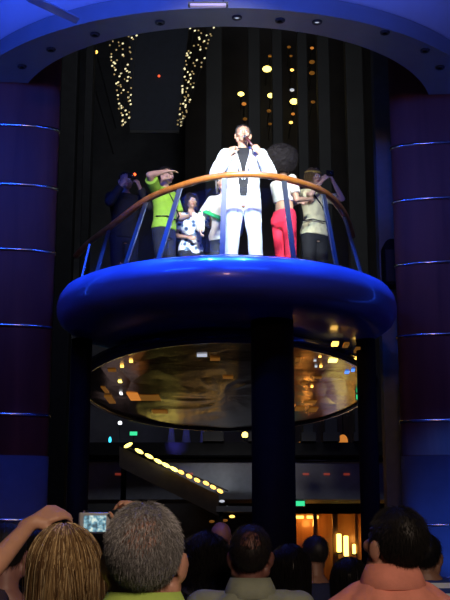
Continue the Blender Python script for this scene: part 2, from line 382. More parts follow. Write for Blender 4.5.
# mirrored facets: polar panels with their own slight tilt
m = MB(); rnd = random.Random(3)
hz = [[0.026 + rnd.uniform(-0.012, 0.006) for k in range(28)] for j in range(8)]; hz[0] = [0.024]*28; hz[1] = [0.024 + 0.25*(h-0.024) for h in hz[1]]
for j in range(7):
    for k in range(28):
        k2 = (k+1) % 28; pts = []
        for jj, kk in ((j,k),(j+1,k),(j+1,k2),(j,k2)):
            r, a = 0.94*jj/7, 2*PI*kk/28; pts.append((r*math.cos(a)*2.2, r*math.sin(a)*4.8, hz[jj][kk]))
        m.add(pts, [(0,1,2,3)])
me = bpy.data.meshes.new('mirror_facets'); me.from_pydata(m.v, [], m.f); link('mirror_facets', me, M['copper'], oc)
OC = Vector(oc.location)
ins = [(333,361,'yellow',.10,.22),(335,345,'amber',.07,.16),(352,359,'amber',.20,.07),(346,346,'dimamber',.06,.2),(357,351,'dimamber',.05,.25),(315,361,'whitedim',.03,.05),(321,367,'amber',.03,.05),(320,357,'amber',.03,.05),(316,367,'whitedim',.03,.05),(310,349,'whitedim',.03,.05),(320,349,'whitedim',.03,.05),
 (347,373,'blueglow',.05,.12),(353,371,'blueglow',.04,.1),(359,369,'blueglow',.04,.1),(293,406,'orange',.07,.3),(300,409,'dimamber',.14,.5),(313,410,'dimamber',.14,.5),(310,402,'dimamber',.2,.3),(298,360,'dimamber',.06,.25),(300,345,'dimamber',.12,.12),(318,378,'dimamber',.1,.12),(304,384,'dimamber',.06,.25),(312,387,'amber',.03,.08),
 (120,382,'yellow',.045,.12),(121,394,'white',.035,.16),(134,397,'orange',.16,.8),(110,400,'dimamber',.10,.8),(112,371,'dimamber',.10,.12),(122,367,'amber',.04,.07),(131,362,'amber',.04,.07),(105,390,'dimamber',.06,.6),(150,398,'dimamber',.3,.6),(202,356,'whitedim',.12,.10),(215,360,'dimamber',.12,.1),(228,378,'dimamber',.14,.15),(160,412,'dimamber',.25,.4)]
for px, py, mm, sx, sy in ins:  # glowing plates painted in as reflections of the lit decks above, not lamps
    p = at(px, py, z=3.87) - OC; MB().box((p.x, p.y, 0.022), (sx, sy, 0.03)).build('painted_reflection', M[mm], oc)
point('canopy_warm', (0.9, 15.2, 2.7), (1.0,0.34,0.06), 1.4, 0.15)
point('canopy_warm', (-1.5, 18.2, 2.9), (1.0,0.34,0.06), 0.4, 0.15)

# ------------------------------------------------------------------ far deck with shop below
YD = 26.0
df = thing('far_deck_front', 'grey curved front of the far deck with small red lights, behind the black columns', 'deck front', (0, YD, 2.75))
m = MB(); v = []; f = []; N = 24
for k in range(N+1):
    x = -8.9 + 17.8*k/N; y = 0.02*x*x*0.6 - 0.4
    v += [(x, y, 0), (x, y, 0.86), (x, 1.9+y*0, 0.86), (x, 1.9, 0)]
for k in range(N):
    for i in range(4): f.append((k*4+i, (k+1)*4+i, (k+1)*4+(i+1)%4, k*4+(i+1)%4))
f += [(0,1,2,3), tuple(N*4+i for i in range(4))]
m.add(v, f).build('slab', M['fasciaback'], df)
m = MB().tube([(x, 0.012*x*x-0.38, 0.90) for x in [-8.9+17.8*k/24 for k in range(25)]], 0.03, 8); m.build('coping', M['navy'], df, True)
for px in (50,118,155,190,306,327,347,365,388):
    p = at(px, 474 if px > 60 else 499, Y=YD-0.4); x = p.x
    z = (p.z - 2.75)
    MB().box((x, 0.012*x*x-0.415, z), (0.14,0.03,0.05)).build('red_light', M['dimred'], df)
point('deck_front_light', (2.4, 24.0, 2.9), (0.6,0.5,0.75), 1.8, 0.3)
point('deck_front_light', (-2.2, 22.6, 2.4), (0.6,0.42,0.4), 1.6, 0.3)
# shopfront under the deck: amber room behind frames
sh = thing('shopfront', 'amber-lit wooden shopfront with tall panels under the far deck, right of the thick black column', 'shopfront', (2.9, 28.4, 0))
MB().box((0.0,0.9,1.32), (3.4,0.06,2.64)).build('back_panel', M['amberwood'], sh)
for x, wd in ((-1.55,0.12),(-0.62,0.10),(-0.12,0.14),(0.42,0.08),(1.05,0.10),(1.65,0.12)): MB().box((x,0,1.32), (wd,0.14,2.64)).build('mullion', M['amberwood'], sh, bevel=0.01)
MB().box((0,0,2.58), (3.42,0.16,0.14)).build('header', M['black'], sh)
MB().box((1.36,0.05,1.3), (0.5,0.05,2.4)).build('dark_panel', M['bwall'], sh)
for px, py in ((298,517),(313,517)):
    p = at(px, py, Y=29.1); MB().box((p.x-2.9, 0.82, p.z), (0.3,0.08,0.07)).build('strip_light', M['amber'], sh)
point('shop_light', (2.15, 28.85, 2.3), (1.0,0.38,0.06), 10, 0.1)
point('shop_light', (3.4, 28.8, 1.9), (1.0,0.45,0.08), 6, 0.1)
for k, (px, py, h) in enumerate(((339,543,0.45),(346,546,0.5),(354,549,0.24))):
    p = at(px, py, Y=28.3)
    t = thing('wall_sconce', ['leftmost tall yellow glowing lamp panel in the shopfront beside the salmon-shirted man', 'brightest tall yellow lamp panel in the shopfront, in the middle of three', 'short yellow-green lamp nearest the ear of the man in salmon'][k], 'lamp', (p.x, 28.28, p.z-h/2), 0, 'yellow lamps in the shopfront')
    MB().box((0,0,h/2), (0.12 if k<2 else 0.08,0.06,h)).build('shade', M['yellow'], t, bevel=0.02); MB().box((0,0.0,-0.02), (0.14,0.08,0.04)).build('holder', M['lampdark'], t)
def exit_sign(px, py, Y, label, k=1.0, up=True, zl=None):
    p = at(px, py, Y=Y); t = thing('exit_sign', label, 'exit sign', tuple(p), 0, 'green exit signs')
    MB().box((0,0.03,0), (0.26*k,0.04,0.15*k)).build('housing', M['lampdark'], t); MB().box((0,0,0), (0.22*k,0.02,0.11*k)).build('face', M['green'], t)
    MB().tube([(0,0.03,0.07*k if zl > p.z else -0.07*k),(0,0.03,zl-p.z)], 0.01, 6).build('hanger' if zl > p.z else 'stand', M['wire'], t)
exit_sign(300, 503.5, 26.2, 'green exit sign above the amber shopfront entrance', zl=2.76)
exit_sign(361, 397, 16.2, 'green exit sign below the right end of the oval canopy', .62, zl=3.87)
exit_sign(133.5, 433.5, 26.5, 'dim green exit sign above the head of the lit staircase', .8, zl=3.61)

# coloured lamps on the far deck
def deck_lamp(px, py, Y, mm, r, label, cat='lamp', rx=1, rzz=1, name='deck_lamp'):
    Y = Y + 1.0; p = at(px, py, Y=Y); t = thing(name, label, cat, tuple(p), 0, 'coloured lamps along the far deck')
    MB().tube([(0,0,-r*rzz-.04),(0,0,3.61-p.z)], 0.012, 6).build('pole', M['lampdark'], t)
    MB().ellipsoid((0,0,0), (r*rx, r, r*rzz)).build('globe', M[mm], t, True)
    MB().lathe([(0,-r*rzz-0.05),(r*0.8,-r*rzz-0.05),(r*0.6,-r*rzz*0.7),(0,-r*rzz*0.7)], n=12).build('holder', M['lampdark'], t)
for a in ((85,421,25.4,'cyan',.085,'round cyan lamp at the far left of the deck under the oval canopy',1.3,1),(84,431,25.6,'dimred',.06,'dim red lamp just under the cyan one on the left',1.3,.7),(120,423,25.4,'white',.05,'small white lamp left of the dim green sign',1,1),
 (115,447,25.2,'white',.06,'white lamp beside the top of the lit staircase',.8,1.3),(110,440,25.3,'cyan',.05,'faint blue lamp just above the white one at the stair top',.7,1.6),(245,435,25.4,'yellow',.07,'yellow lamp at the left edge of the thick black column',1.1,1.1),
 (324,395,25.2,'whitedim',.06,'pale lamp left of the tilted lit screen',1.6,.7),(348,409,25.2,'orange',.05,'slender amber lamp right of the tilted lit screen',.6,2.2),(343,441,25.5,'orange',.13,'rounded orange lamp above the red-dotted deck front',.9,1.2),(357,437,25.4,'whitedim',.07,'sparkling white lamp next to the slim right black column',1.1,1.4),(300,446,25.5,'orange',.07,'small amber lamp beside the thick black column on its right',1,1.4)):
    deck_lamp(*a[:6], rx=a[6], rzz=a[7])
p = at(340, 400, Y=26.6)
sc = thing('lit_screen', 'small pale blue lit screen tilted on the far deck, left of the green sign', 'screen', tuple(p))
R = Euler((0, math.radians(-25), 0)).to_matrix()
MB().box((0,0,0), (0.2,0.02,0.32), R).build('display', M['screen'], sc); MB().box((0,0.03,0), (0.23,0.03,0.35), R).build('back_case', M['black'], sc)
MB().tube([(0.06,0.05,-0.15),(0.06,0.05,3.61-p.z)], 0.015, 6).build('stand', M['black'], sc)
# blue-lit drapes on the far deck
dr = mat('violet_drape', (0.16,0.16,0.34), 0.9, noise=0.3, nscale=5)
for px, w_, lb in ((171,.30,'narrow blue-lit drape on the far deck, right of the stair lights'),(186,.36,'wide violet-blue drape hanging on the far deck, second from the stair lights'),(203,.26,'slim violet drape between the wide one and the next toward the black column'),(219,.34,'flared violet drape on the far deck nearest the thick black column')):
    p = at(px, 462, Y=26.4); t = thing('drape', lb, 'drape', (p.x, 26.4, 3.61), 0, 'drapes on the far deck')
    m = MB(); v = []; f = []; n = 36
    for j in range(9):
        z = 0.95*j/8; ww = w_*(1.0 - 0.75*(j/8)**0.7)*0.55
        for i in range(n): q = 2*PI*i/n; rr = ww*(1 + 0.12*math.cos(9*q)); v.append((rr*math.cos(q), rr*0.5*math.sin(q), z))
    for j in range(8):
        for i in range(n): f.append((j*n+i, j*n+(i+1)%n, (j+1)*n+(i+1)%n, (j+1)*n+i))
    m.add(v, f).build('cloth', dr, t, True)
    MB().ellipsoid((0,0,0.96), (0.05,0.05,0.05)).build('tie', M['lampdark'], t, True)
spot('drape_blue', (-1.2, 24.6, 3.9), (-0.8, 26.4, 4.0), (0.14,0.12,1.0), 30, 60, 0.5, 0.1)

# staircase with rope-light bulbs
st = thing('lit_staircase', 'staircase descending to the right with a string of yellow bulbs along its side', 'staircase', (0, 23.6, 0))
s0, s1 = at(124, 447, Y=23.5), at(214, 492, Y=23.5)
steps = 9
tm = []
for k in range(steps):
    a = s0.lerp(s1, k/steps); b = s0.lerp(s1, (k+1)/steps)
    MB().box(((a.x+b.x)/2, 0.55, a.z-0.18), ((b.x-a.x)*1.25, 1.1, 0.05)).build('tread', M['stair'], st)
m = MB(); m.add([(s0.x-.1,-0.08,s0.z+.02),(s1.x+.1,-0.08,s1.z-.06),(s1.x+.1,-0.08,s1.z-.5),(s0.x-.1,-0.08,s0.z-.42),(s0.x-.1,-.02,s0.z+.02),(s1.x+.1,-.02,s1.z-.06),(s1.x+.1,-.02,s1.z-.5),(s0.x-.1,-.02,s0.z-.42)],[(0,1,2,3),(7,6,5,4),(0,4,5,1),(1,5,6,2),(2,6,7,3),(3,7,4,0)])
m.build('stringer', M['stair'], st)
MB().box((s1.x+0.55, 0.5, s1.z-0.35), (1.0,1.2,0.12)).build('landing', M['fasciaback'], st)
for x in (s1.x+0.15, s1.x+0.95):
    for y in (0.0, 1.0): MB().tube([(x,y,0),(x,y,s1.z-0.4)], 0.05, 10).build('landing_post', M['black'], st, True)
MB().tube([(s0.x-0.05,0.5,0),(s0.x-0.05,0.5,s0.z-0.2)], 0.06, 10).build('landing_post', M['black'], st, True)
for k, (px, py) in enumerate(((128,445,),(139,451),(149,456),(158,461),(166,465),(174,469),(181,472),(189,476),(197,480),(206,483),(213,487),(220,491))):
    p = at(px, py, Y=23.4); q = MB().ellipsoid((p.x, -0.15, p.z), (0.10 if k<6 else 0.07,0.03,0.038), Euler((0,math.radians(28 if k else -28),0)).to_matrix(), 10, 6); q.build('bulb', M['yellow'] if k < 6 else M['amber'], st, True)
MB().tube([(s0.x,-0.12,s0.z+.02),(s1.x+.3,-0.12,s1.z+.02)], 0.015, 6).build('light_rope', M['wire'], st)
for px, py, mm in ((222,502,'whitedim'),(227,508,'whitedim'),(217,511,'amber'),(232,517,'amber'),(212,522,'dimamber'),(225,521,'dimamber')):
    p = at(px, py, Y=24.0); MB().ellipsoid((p.x,0.0,p.z), (0.06,0.03,0.03), None, 8, 5).build('post_bulb', M[mm], st, True)

# ------------------------------------------------------------------ upper atrium: banner, fairy lights, pillars and lamps
YB = 23.0
bt = thing('hanging_banner', 'large dark navy hanging panel behind the soffit between two bands of fairy lights', 'banner', at(158, 80, Y=YB))
BO = Vector(bt.location)
q = [Vector((at(132,-10,Y=YB).x-.12,YB,16.9))-BO, Vector((at(196,-10,Y=YB).x+.12,YB,16.9))-BO, at(179,132,Y=YB)-BO, at(130,132,Y=YB)-BO]
m = MB(); m.add([p+Vector((0,s,0)) for s in (-0.03,0.03) for p in q], [(0,1,2,3),(7,6,5,4),(0,4,5,1),(1,5,6,2),(2,6,7,3),(3,7,4,0)]); m.build('cloth', M['banner'], bt)
MB().tube([q[0]+Vector((-.05,0,0)), q[1]+Vector((.05,0,0))], 0.05, 8).build('top_bar', M['lampdark'], bt); MB().tube([q[3], q[2]], 0.04, 8).build('bottom_bar', M['lampdark'], bt)
p = at(159,76,Y=YB-0.08)-BO; MB().ellipsoid(p, (0.03,0.03,0.03), None, 8, 5).build('indicator_lamp', M['red'], bt)
def fairy(label, tl, tr, bl, br_, seed):
    t = thing('fairy_light_curtain', label, 'fairy lights', at((tl+tr)/2, 60, Y=YB-0.3), 0, 'bands of fairy lights beside the banner')
    FO = Vector(t.location); rnd = random.Random(seed)
    for j in range(6):
        u = j/5
        pts = [at(tl+(tr-tl)*u + (bl+(br_-bl)*u - tl-(tr-tl)*u)*(k/6), 20+106*k/6, Y=YB-0.3)-FO for k in range(7)]
        pts = [Vector((pts[0].x, 0, 17.0-FO.z))] + pts
        MB().tube(pts, 0.006, 4).build('wire', M['wire'], t)
    me1 = MB().ellipsoid((0,0,0), (0.026,0.022,0.018), Euler((0,-0.5,0)).to_matrix(), 8, 5).mesh('bulb'); me1.materials.append(M['fairy'])
    me2 = MB().ellipsoid((0,0,0), (0.02,0.02,0.018), None, 8, 5).mesh('bulb'); me2.materials.append(M['fairydim'])
    for k in range(84):
        u, s = rnd.random(), ((k+rnd.random())/84)**1.0
        x = tl+(tr-tl)*u + (bl+(br_-bl)*u - tl-(tr-tl)*u)*s
        o = bpy.data.objects.new('bulb', me1 if rnd.random() < 0.5 else me2); C.objects.link(o); o.parent = t
        o.location = at(x, 22+104*s, Y=YB-0.3+rnd.uniform(-.1,.1))-FO
fairy('band of tiny warm fairy lights along the left edge of the navy banner', 105, 138, 121, 129, 1)
fairy('band of tiny warm fairy lights along the right edge of the navy banner', 190, 217, 177, 182, 2)

for k, (x0, x1, lb) in enumerate(((206,222,'leftmost tall grey pillar behind the soffit, right of the fairy lights'),(248,260,'second tall grey pillar, just above the singer'),(272,282,'third tall grey pillar, between two columns of amber lamps'),(297,307,'fourth tall grey pillar, right of the brightest lamp column'),(317,329,'fifth tall grey pillar, right of the dim amber lamps'),(345,362,'rightmost tall grey pillar, standing clear of the amber lamps'))):
    a, b = at(x0, 80, Y=25), at(x1, 80, Y=25)
    t = thing('tall_pillar', lb, 'pillar', ((a.x+b.x)/2, 25, 4.0), 0, 'tall pillars of the upper gallery')
    MB().box((0,0,5.2), (b.x-a.x,0.4,10.4)).build('shaft', M['pillar'], t, bevel=0.02)
    MB().box((0,-0.01,0.1), (b.x-a.x+0.08,0.46,0.2)).build('plinth', M['pillar'], t)
struct('wall_gallery', MB().box((2.2, 27.5, 10.2), (6.5,0.2,12.0)), M['bwall'])
struct('floor_gallery', MB().box((0, 26.3, 3.85), (17.6,2.7,0.28)), M['black'])
lamps = [(241,94,'yellow',.10,'yellow lamp in the leftmost pillar gap, just above a fainter orange one'),(244,104,'orange',.075,'orange lamp just under the yellow one in the leftmost pillar gap'),(245,119,'dimamber',.07,'dimmest low lamp of the leftmost pillar gap, right above the singer'),
 (267,69,'yellow',.14,'biggest bright yellow lamp, high between the second and third pillars'),(270,56,'dimamber',.06,'dim lamp at the top between the second and third pillars'),(271,95.5,'yellow',.11,'bright yellow lamp below the biggest one, between second and third pillars'),(269,111,'dimamber',.07,'dim lamp below the bright pair between second and third pillars'),(270,124,'dimamber',.06,'lowest dim lamp between the second and third pillars'),
 (289,47,'dimamber',.06,'topmost dim lamp between the third and fourth pillars'),(291,56,'dimamber',.05,'second lamp from the top between third and fourth pillars'),(292,70,'amber',.06,'amber lamp level with the biggest yellow one, between third and fourth pillars'),(292,90,'whitedim',.07,'pale lamp just above the bright yellow one, between third and fourth pillars'),(294,101.5,'yellow',.13,'bright wide yellow lamp between the third and fourth pillars'),(293,114,'orange',.06,'orange lamp under the bright wide one, between third and fourth pillars'),(291,122.5,'amber',.06,'lowest amber lamp between third and fourth pillars'),
 (312,48,'orange',.06,'uppermost orange lamp between the fourth and fifth pillars'),(312,62,'dimamber',.09,'second dim lamp from the top between fourth and fifth pillars'),(312,73,'dimamber',.09,'third dim lamp from the top between fourth and fifth pillars'),(313,102,'dimamber',.07,'lowest dim lamp between the fourth and fifth pillars')]
for px, py, mm, r, lb in lamps:
    p = at(px, py, Y=26.2); t = thing('gallery_lamp', lb, 'lamp', tuple(p), 0, 'amber lamps between the tall pillars')
    r *= 0.72; MB().ellipsoid((0,0,0), (r*1.15,r,r*0.75)).build('globe', M[mm], t, True)
    MB().tube([(0,0,r*0.6),(0,0,r*0.9),(0,1.25,r*0.9)], 0.015, 6).build('bracket', M['lampdark'], t)
for px, py, mm, lb in ((96,52,'amber','small amber lamp left of the fairy lights, just below the soffit'),(93,82,'red','small red lamp on the dark wall left of the fairy lights')):
    p = at(px, py, Y=25); t = thing('signal_lamp', lb, 'lamp', tuple(p)); MB().ellipsoid((0,0,0), (0.045,0.045,0.045), None, 10, 6).build('globe', M[mm], t, True); MB().tube([(0,0.02,0),(0,5.0,0)], 0.012, 6).build('bracket', M['lampdark'], t)
point('gallery_glow', (1.2, 26.6, 8.6), (1.0,0.55,0.15), 3.5, 0.1)
for x0, x1, lb in ((60,76,'black slab pillar between the left column and the dim upper wall'),(84,92,'thin dark pillar on the upper left wall under the small amber lamp')):
    a, b = at(x0, 150, Y=22), at(x1, 150, Y=22); t = thing('dark_pillar', lb, 'pillar', ((a.x+b.x)/2, 22, 0)); MB().box((0,0,7), (b.x-a.x,0.4,14)).build('shaft', M['black'], t, bevel=0.02); MB().box((0,0,0.1), (b.x-a.x+.1,0.5,0.2)).build('plinth', M['black'], t)

# ------------------------------------------------------------------ PEOPLE
SK = {}
def skin(tone):
    if tone not in SK: SK[tone] = mat('skin', tone, 0.5, noise=0.08, nscale=20)
    return SK[tone]
LIP = mat('lips', (0.42,0.14,0.12), 0.45); EYEW = mat('eye_white', (0.8,0.8,0.78), 0.2); IRIS = mat('iris', (0.05,0.03,0.02), 0.2); SHOE = mat('black_leather', (0.02,0.02,0.022), 0.4)
CM = {}
def cloth(name, col, **k):
    if name not in CM: CM[name] = mat(name, col, k.pop('rough', 0.85), noise=k.pop('noise', 0.1), nscale=k.pop('nscale', 18), bump=0.15, bscale=260, **k)
    return CM[name]

def hand_shapes(mb, wr, d, palm, thumb_side, curl=0.5, s=1.0):
    """palm + four jointed fingers + thumb; d points along the hand, palm = normal out of the palm, thumb_side = across"""
    d = Vector(d).normalized(); palm = Vector(palm); palm = (palm - d*palm.dot(d)).normalized(); side = d.cross(palm)
    if side.dot(Vector(thumb_side)) < 0: side = -side
    wr = Vector(wr)
    mb.cone(wr - d*0.02*s, 0.025*s, wr + d*0.02*s, 0.026*s, 10)
    lens = (0.072, 0.080, 0.074, 0.058)
    for i, Lf in enumerate(lens):
        off = side*(0.030 - 0.0205*i)*s; kn = wr + d*(0.088 - 0.004*abs(i-1))*s + off
        mb.cone(wr + d*0.015*s + off*0.5, 0.014*s, kn, 0.0115*s, 8)
        p = kn; ang = 0.0
        for j, fr_ in enumerate((0.46, 0.30, 0.24)):
            ang += curl*(0.9, 1.1, 0.8)[j]
            dd = d*math.cos(ang) + palm*math.sin(ang); q = p + dd*Lf*fr_*s
            mb.cone(p, (0.0095-0.0008*j)*s, q, (0.009-0.0009*j)*s, 8); p = q
    t0 = wr + d*0.028*s + side*0.022*s + palm*0.006*s
    t1 = t0 + (d*0.6 + side*0.7 + palm*0.35).normalized()*0.042*s
    t2 = t1 + (d*0.85 + side*0.15 + palm*(0.25+0.6*curl)).normalized()*0.030*s
    t3 = t2 + (d*0.8 - side*0.15 + palm*(0.3+0.7*curl)).normalized()*0.024*s
    mb.cone(t0, 0.015*s, t1, 0.011*s, 8); mb.cone(t1, 0.0105*s, t2, 0.0095*s, 8); mb.cone(t2, 0.0095*s, t3, 0.008*s, 8)

MT = [(0.79,.085,.08,0),(0.86,.155,.105,.012),(0.94,.165,.11,.01),(1.04,.15,.098,0),(1.15,.15,.10,-.004),(1.27,.168,.114,-.008),(1.36,.178,.112,0),(1.42,.158,.09,.008),(1.465,.095,.068,.012),(1.50,.062,.060,.014)]
FT = [(0.79,.085,.08,0),(0.86,.165,.11,.015),(0.93,.170,.11,.012),(1.04,.132,.09,0),(1.13,.125,.088,-.002),(1.25,.148,.118,-.022),(1.34,.155,.105,-.004),(1.41,.135,.082,.008),(1.455,.08,.06,.012),(1.49,.052,.052,.014)]
def head_shapes(mb, H, fem):
    k = 0.94 if fem else 1.0
    def E(c, r, R=None): mb.ellipsoid(H @ Vector(c), [a*k for a in r], H.to_3x3() @ (R or Matrix.Identity(3)), 16, 11)
    E((0,.018,.035), (.076,.098,.088)); E((0,-.022,-.01), (.064,.074,.085)); E((0,-.045,-.058), (.050,.050,.048)); E((0,-.076,-.092), (.022,.020,.018))
    E((0,-.083,.028), (.048,.016,.013)); E((0,-.098,-.012), (.011,.016,.026)); E((0,-.108,-.027), (.015,.014,.011))
    E((0,-.092,-.056), (.024,.012,.0075)); E((0,-.089,-.067), (.021,.012,.0075))
    for s in (-1, 1):
        E((s*.045,-.068,-.022), (.022,.024,.022)); E((s*.084*k,.012,-.012), (.010,.021,.034), Euler((0.2,0,s*0.5)).to_matrix()); E((s*.066,-.005,-.06), (.015,.035,.03))
    return H

def person(label, loc, rz, H=1.75, fem=False, tone=(0.50,0.28,0.19), arms=None, head=(0,0,0), vox=0.008, top=None, bottom=None, hair=None, sleeves='short', body_extra=None, group=None, midriff=False, twist=0, collar=False, stance=0.0, neck=0.0, shw=None, shz=1.405, skirt=False, open_jacket=None, lean=(0,0)):
    s = H/1.75
    t = thing('person', label, 'person', loc, rz, group)
    T = FT if fem else MT; sw = 0.165 if fem else 0.188
    if shw: T = [(z, hx*(shw/sw if z > 1.2 else 1), hy, yc) for z, hx, hy, yc in T]; sw = shw
    arms = arms or {}
    if skin(tone): sk = skin(tone)
    pose = {}
    for sd, nm in ((1,'L'),(-1,'R')):
        a = arms.get(nm, {})
        sh = Vector((sd*sw, 0.005, shz)); el = Vector(a.get('el', (sd*(sw+.055), .03, 1.12))); wr = Vector(a.get('wr', (sd*(sw+.06), -.06, 0.88)))
        def clampd(p, q, L): return p + (q-p).normalized()*L
        el = clampd(sh, el, 0.29); wr = clampd(el, wr, 0.255)
        pose[nm] = (sd, sh, el, wr, a.get('d', (wr-el)), a.get('palm', (-sd, 0.2, 0)), a.get('ts', (0,-1,0.2)), a.get('curl', 0.35))
    legs = {sd: (Vector((sd*.088,.005,.87)), Vector((sd*(.095+stance*.5), -.02, .49)), Vector((sd*(.10+stance), .025, .085))) for sd in (1,-1)}
    Hm = Matrix.Translation((0, .012, 1.525+neck)) @ Euler(head).to_matrix().to_4x4() @ Matrix.Translation((0, -.018, .115))
    mb = MB(); mb.loft(T)
    mb.cone((0,.016,1.44), .058 if not fem else .048, Hm @ Vector((0,.012,-.05)), .054 if not fem else .045, 14)
    head_shapes(mb, Hm, fem)
    fl = 0.86 if fem else 1.0
    for nm, (sd, sh, el, wr, d, palm, ts, curl) in pose.items():
        mb.cone(sh, .054*fl, el, .039*fl, 12); mb.cone(el, .040*fl, el.lerp(wr,.3), .041*fl, 12); mb.cone(el.lerp(wr,.3), .041*fl, wr, .026*fl, 12)
        mb.cone(Vector((sd*.09,0,1.42)), .05*fl, sh, .052*fl, 12)
        hand_shapes(mb, wr, d, palm, ts, curl, 0.93 if fem else 1.0)
    for sd, (hp, kn, an) in legs.items():
        mb.cone(hp, .088, kn, .056, 14); mb.cone(kn, .056, kn.lerp(an,.3)+Vector((0,.012,0)), .056, 14); mb.cone(kn.lerp(an,.3)+Vector((0,.012,0)), .056, an, .036, 14)
        mb.cone(an + Vector((0,.02,-.04)), .036, an + Vector((sd*.02,-.13,-.06)), .024, 10)
    def sc(m): m.v = [(x*s, y*s, z*s) for x, y, z in m.v]; return m
    me = remesh(sc(mb), 'body', vox, 3)
    bo = link('body', me, [sk, LIP], t)
    lc = (Hm @ Vector((0,-.1,-.061)))*s; rr = 0.024*s
    for p in me.polygons:
        c = p.center; dv = c - lc
        if abs(dv.x) < rr and abs(dv.z) < 0.010*s and abs(dv.y) < .02*s: p.material_index = 1
    for sd in (1,-1):
        e = MB().ellipsoid((Hm @ Vector((sd*.030,-.083,.008)))*s, (.0125*s,)*3, None, 12, 8).build('eye', EYEW, t, True)
        MB().ellipsoid((Hm @ Vector((sd*.030,-.0935,.008)))*s, (.0055*s,.0028*s,.0055*s), None, 10, 6).build('iris', IRIS, e, True)
    # --- clothes
    def grow(T, g, z0, z1):
        out = []
        for i, (z, hx, hy, yc) in enumerate(T):
            if z0 <= z <= z1: out.append((z, hx+g, hy+g, yc))
        def samp(z):
            for a, b in zip(T, T[1:]):
                if a[0] <= z <= b[0]:
                    u = (z-a[0])/(b[0]-a[0]); return (z,)+tuple(a[i]+(b[i]-a[i])*u + (g if i<3 else 0) for i in (1,2,3))
        a, b = samp(z0), samp(z1)
        if a and (not out or out[0][0] > z0+.004): out = [a]+out
        if b and out[-1][0] < z1-.004: out.append(b)
        return out
    if bottom:
        mb = MB(); mb.loft(grow(T, .014, .80, bottom.get('waist', 1.02)))
        for sd, (hp, kn, an) in legs.items():
            g = bottom.get('g', .018); lo = an + Vector((0,0,-.045+bottom.get('hem',0)))
            mb.cone(hp, .088+g*.8, kn, .056+g, 14); mb.cone(kn, .056+g, lo, .040+g*1.3, 14, True)
        link('trousers', remesh(sc(mb), 'trousers', vox*1.15, 3, .012*s, .1), bottom['m'], t)
    for sd, (hp, kn, an) in legs.items():
        mb = MB(); mb.cone(an+Vector((0,.03,-.038)), .043, an+Vector((sd*.02,-.15,-.05)), .034, 12); mb.box(an+Vector((sd*.01,-.05,-.075)), (.075,.26,.02))
        mb.v = [(x, y, max(z, 0.002)) for x, y, z in mb.v]
        link('shoe', remesh(sc(mb), 'shoe', .008, 4), bottom.get('shoe', SHOE) if bottom else SHOE, t)
    if top:
        def topshape(g, z0, z1, slv):
            mb = MB(); mb.loft(grow(T, g, z0, z1))
            for nm, (sd, sh, el, wr, *_r) in pose.items():
                mb.cone(Vector((sd*.08,0,1.40)), .055*fl+g, sh, .053*fl+g, 14)
                if slv == 'short': mb.cone(sh, .053*fl+g, sh.lerp(el,.72), .050*fl+g*1.4, 14, True); mb.ellipsoid(sh, (.054*fl+g,)*3)
                elif slv == 'long':
                    mb.cone(sh, .053*fl+g, el, .042*fl+g, 14); mb.cone(el, .042*fl+g, el.lerp(wr,.94), .030*fl+g, 14, True)
            return sc(mb)
        z0, z1, g = top.get('z0', .86), top.get('z1', 1.468), top.get('g', .016)
        cut = None
        if open_jacket:
            def cut(c):
                zz = c.z/s; wmax = 0.034 + 0.055*max(0, (zz-.85)/.65)
                return c.y < 0 and abs(c.x/s - 0.0) < wmax and zz < 1.50
        to = link(top.get('name', 'shirt'), remesh(topshape(g, z0, z1, sleeves), top.get('name','shirt'), vox*1.1, 3, top.get('disp', .014)*s, .09, cut=cut), top['m'], t)
        if top.get('belt'):
            pass
        if open_jacket:
            sd_ = to.modifiers.new('thick', 'SOLIDIFY'); sd_.thickness = .006; sd_.offset = 0
            mb = MB(); mb.loft(grow(T, .018, .90, 1.47)); link('shirt', remesh(sc(mb), 'shirt', vox, 3, .006, .08), top['under'], t)
            for sd in (1,-1):   # lapels
                mb = MB(); pts = [(sd*.012,-.142,open_jacket),(sd*.045,-.150,1.24),(sd*.075,-.140,1.33),(sd*.085,-.105,1.42),(sd*.072,-.05,1.475),(sd*.06,.02,1.492)]
                for i in range(len(pts)-1):
                    w0, w1 = (.016,.030,.036,.030,.026,.024)[i], (.016,.030,.036,.030,.026,.024)[i+1]
                    mb.cone(pts[i], w0*.6, pts[i+1], w1*.6, 8)
                link('lapel', remesh(sc(mb), 'lapel', .007, 3), top['m'], t)
        if collar:
            mb = MB()
            for z, rx, ry, yc in ((1.455,.092,.082,.014),(1.49,.078,.072,.016),(1.522,.070,.067,.018)): pass
            prof = [(.100,1.440),(.082,1.485),(.074,1.522),(.080,1.525),(.096,1.492),(.112,1.448)]
            v = []; f = []; n = 32
            for k in range(n):
                q = 2*PI*k/n
                for r, z in prof: v.append((r*math.cos(q)*(0.86 if fem else 1), .016+r*.9*math.sin(q), z - .035*max(0,-math.sin(q))**2))
            for k in range(n):
                for i in range(6): f.append((k*6+i, ((k+1)%n)*6+i, ((k+1)%n)*6+(i+1)%6, k*6+(i+1)%6))
            mb.add(v, f); co = sc(mb).build('collar', top.get('collar_m', top['m']), t, True)
    if hair: hair(t, Hm, s, fem)
    t['_s'] = s; del t['_s']
    return t, pose, Hm, s

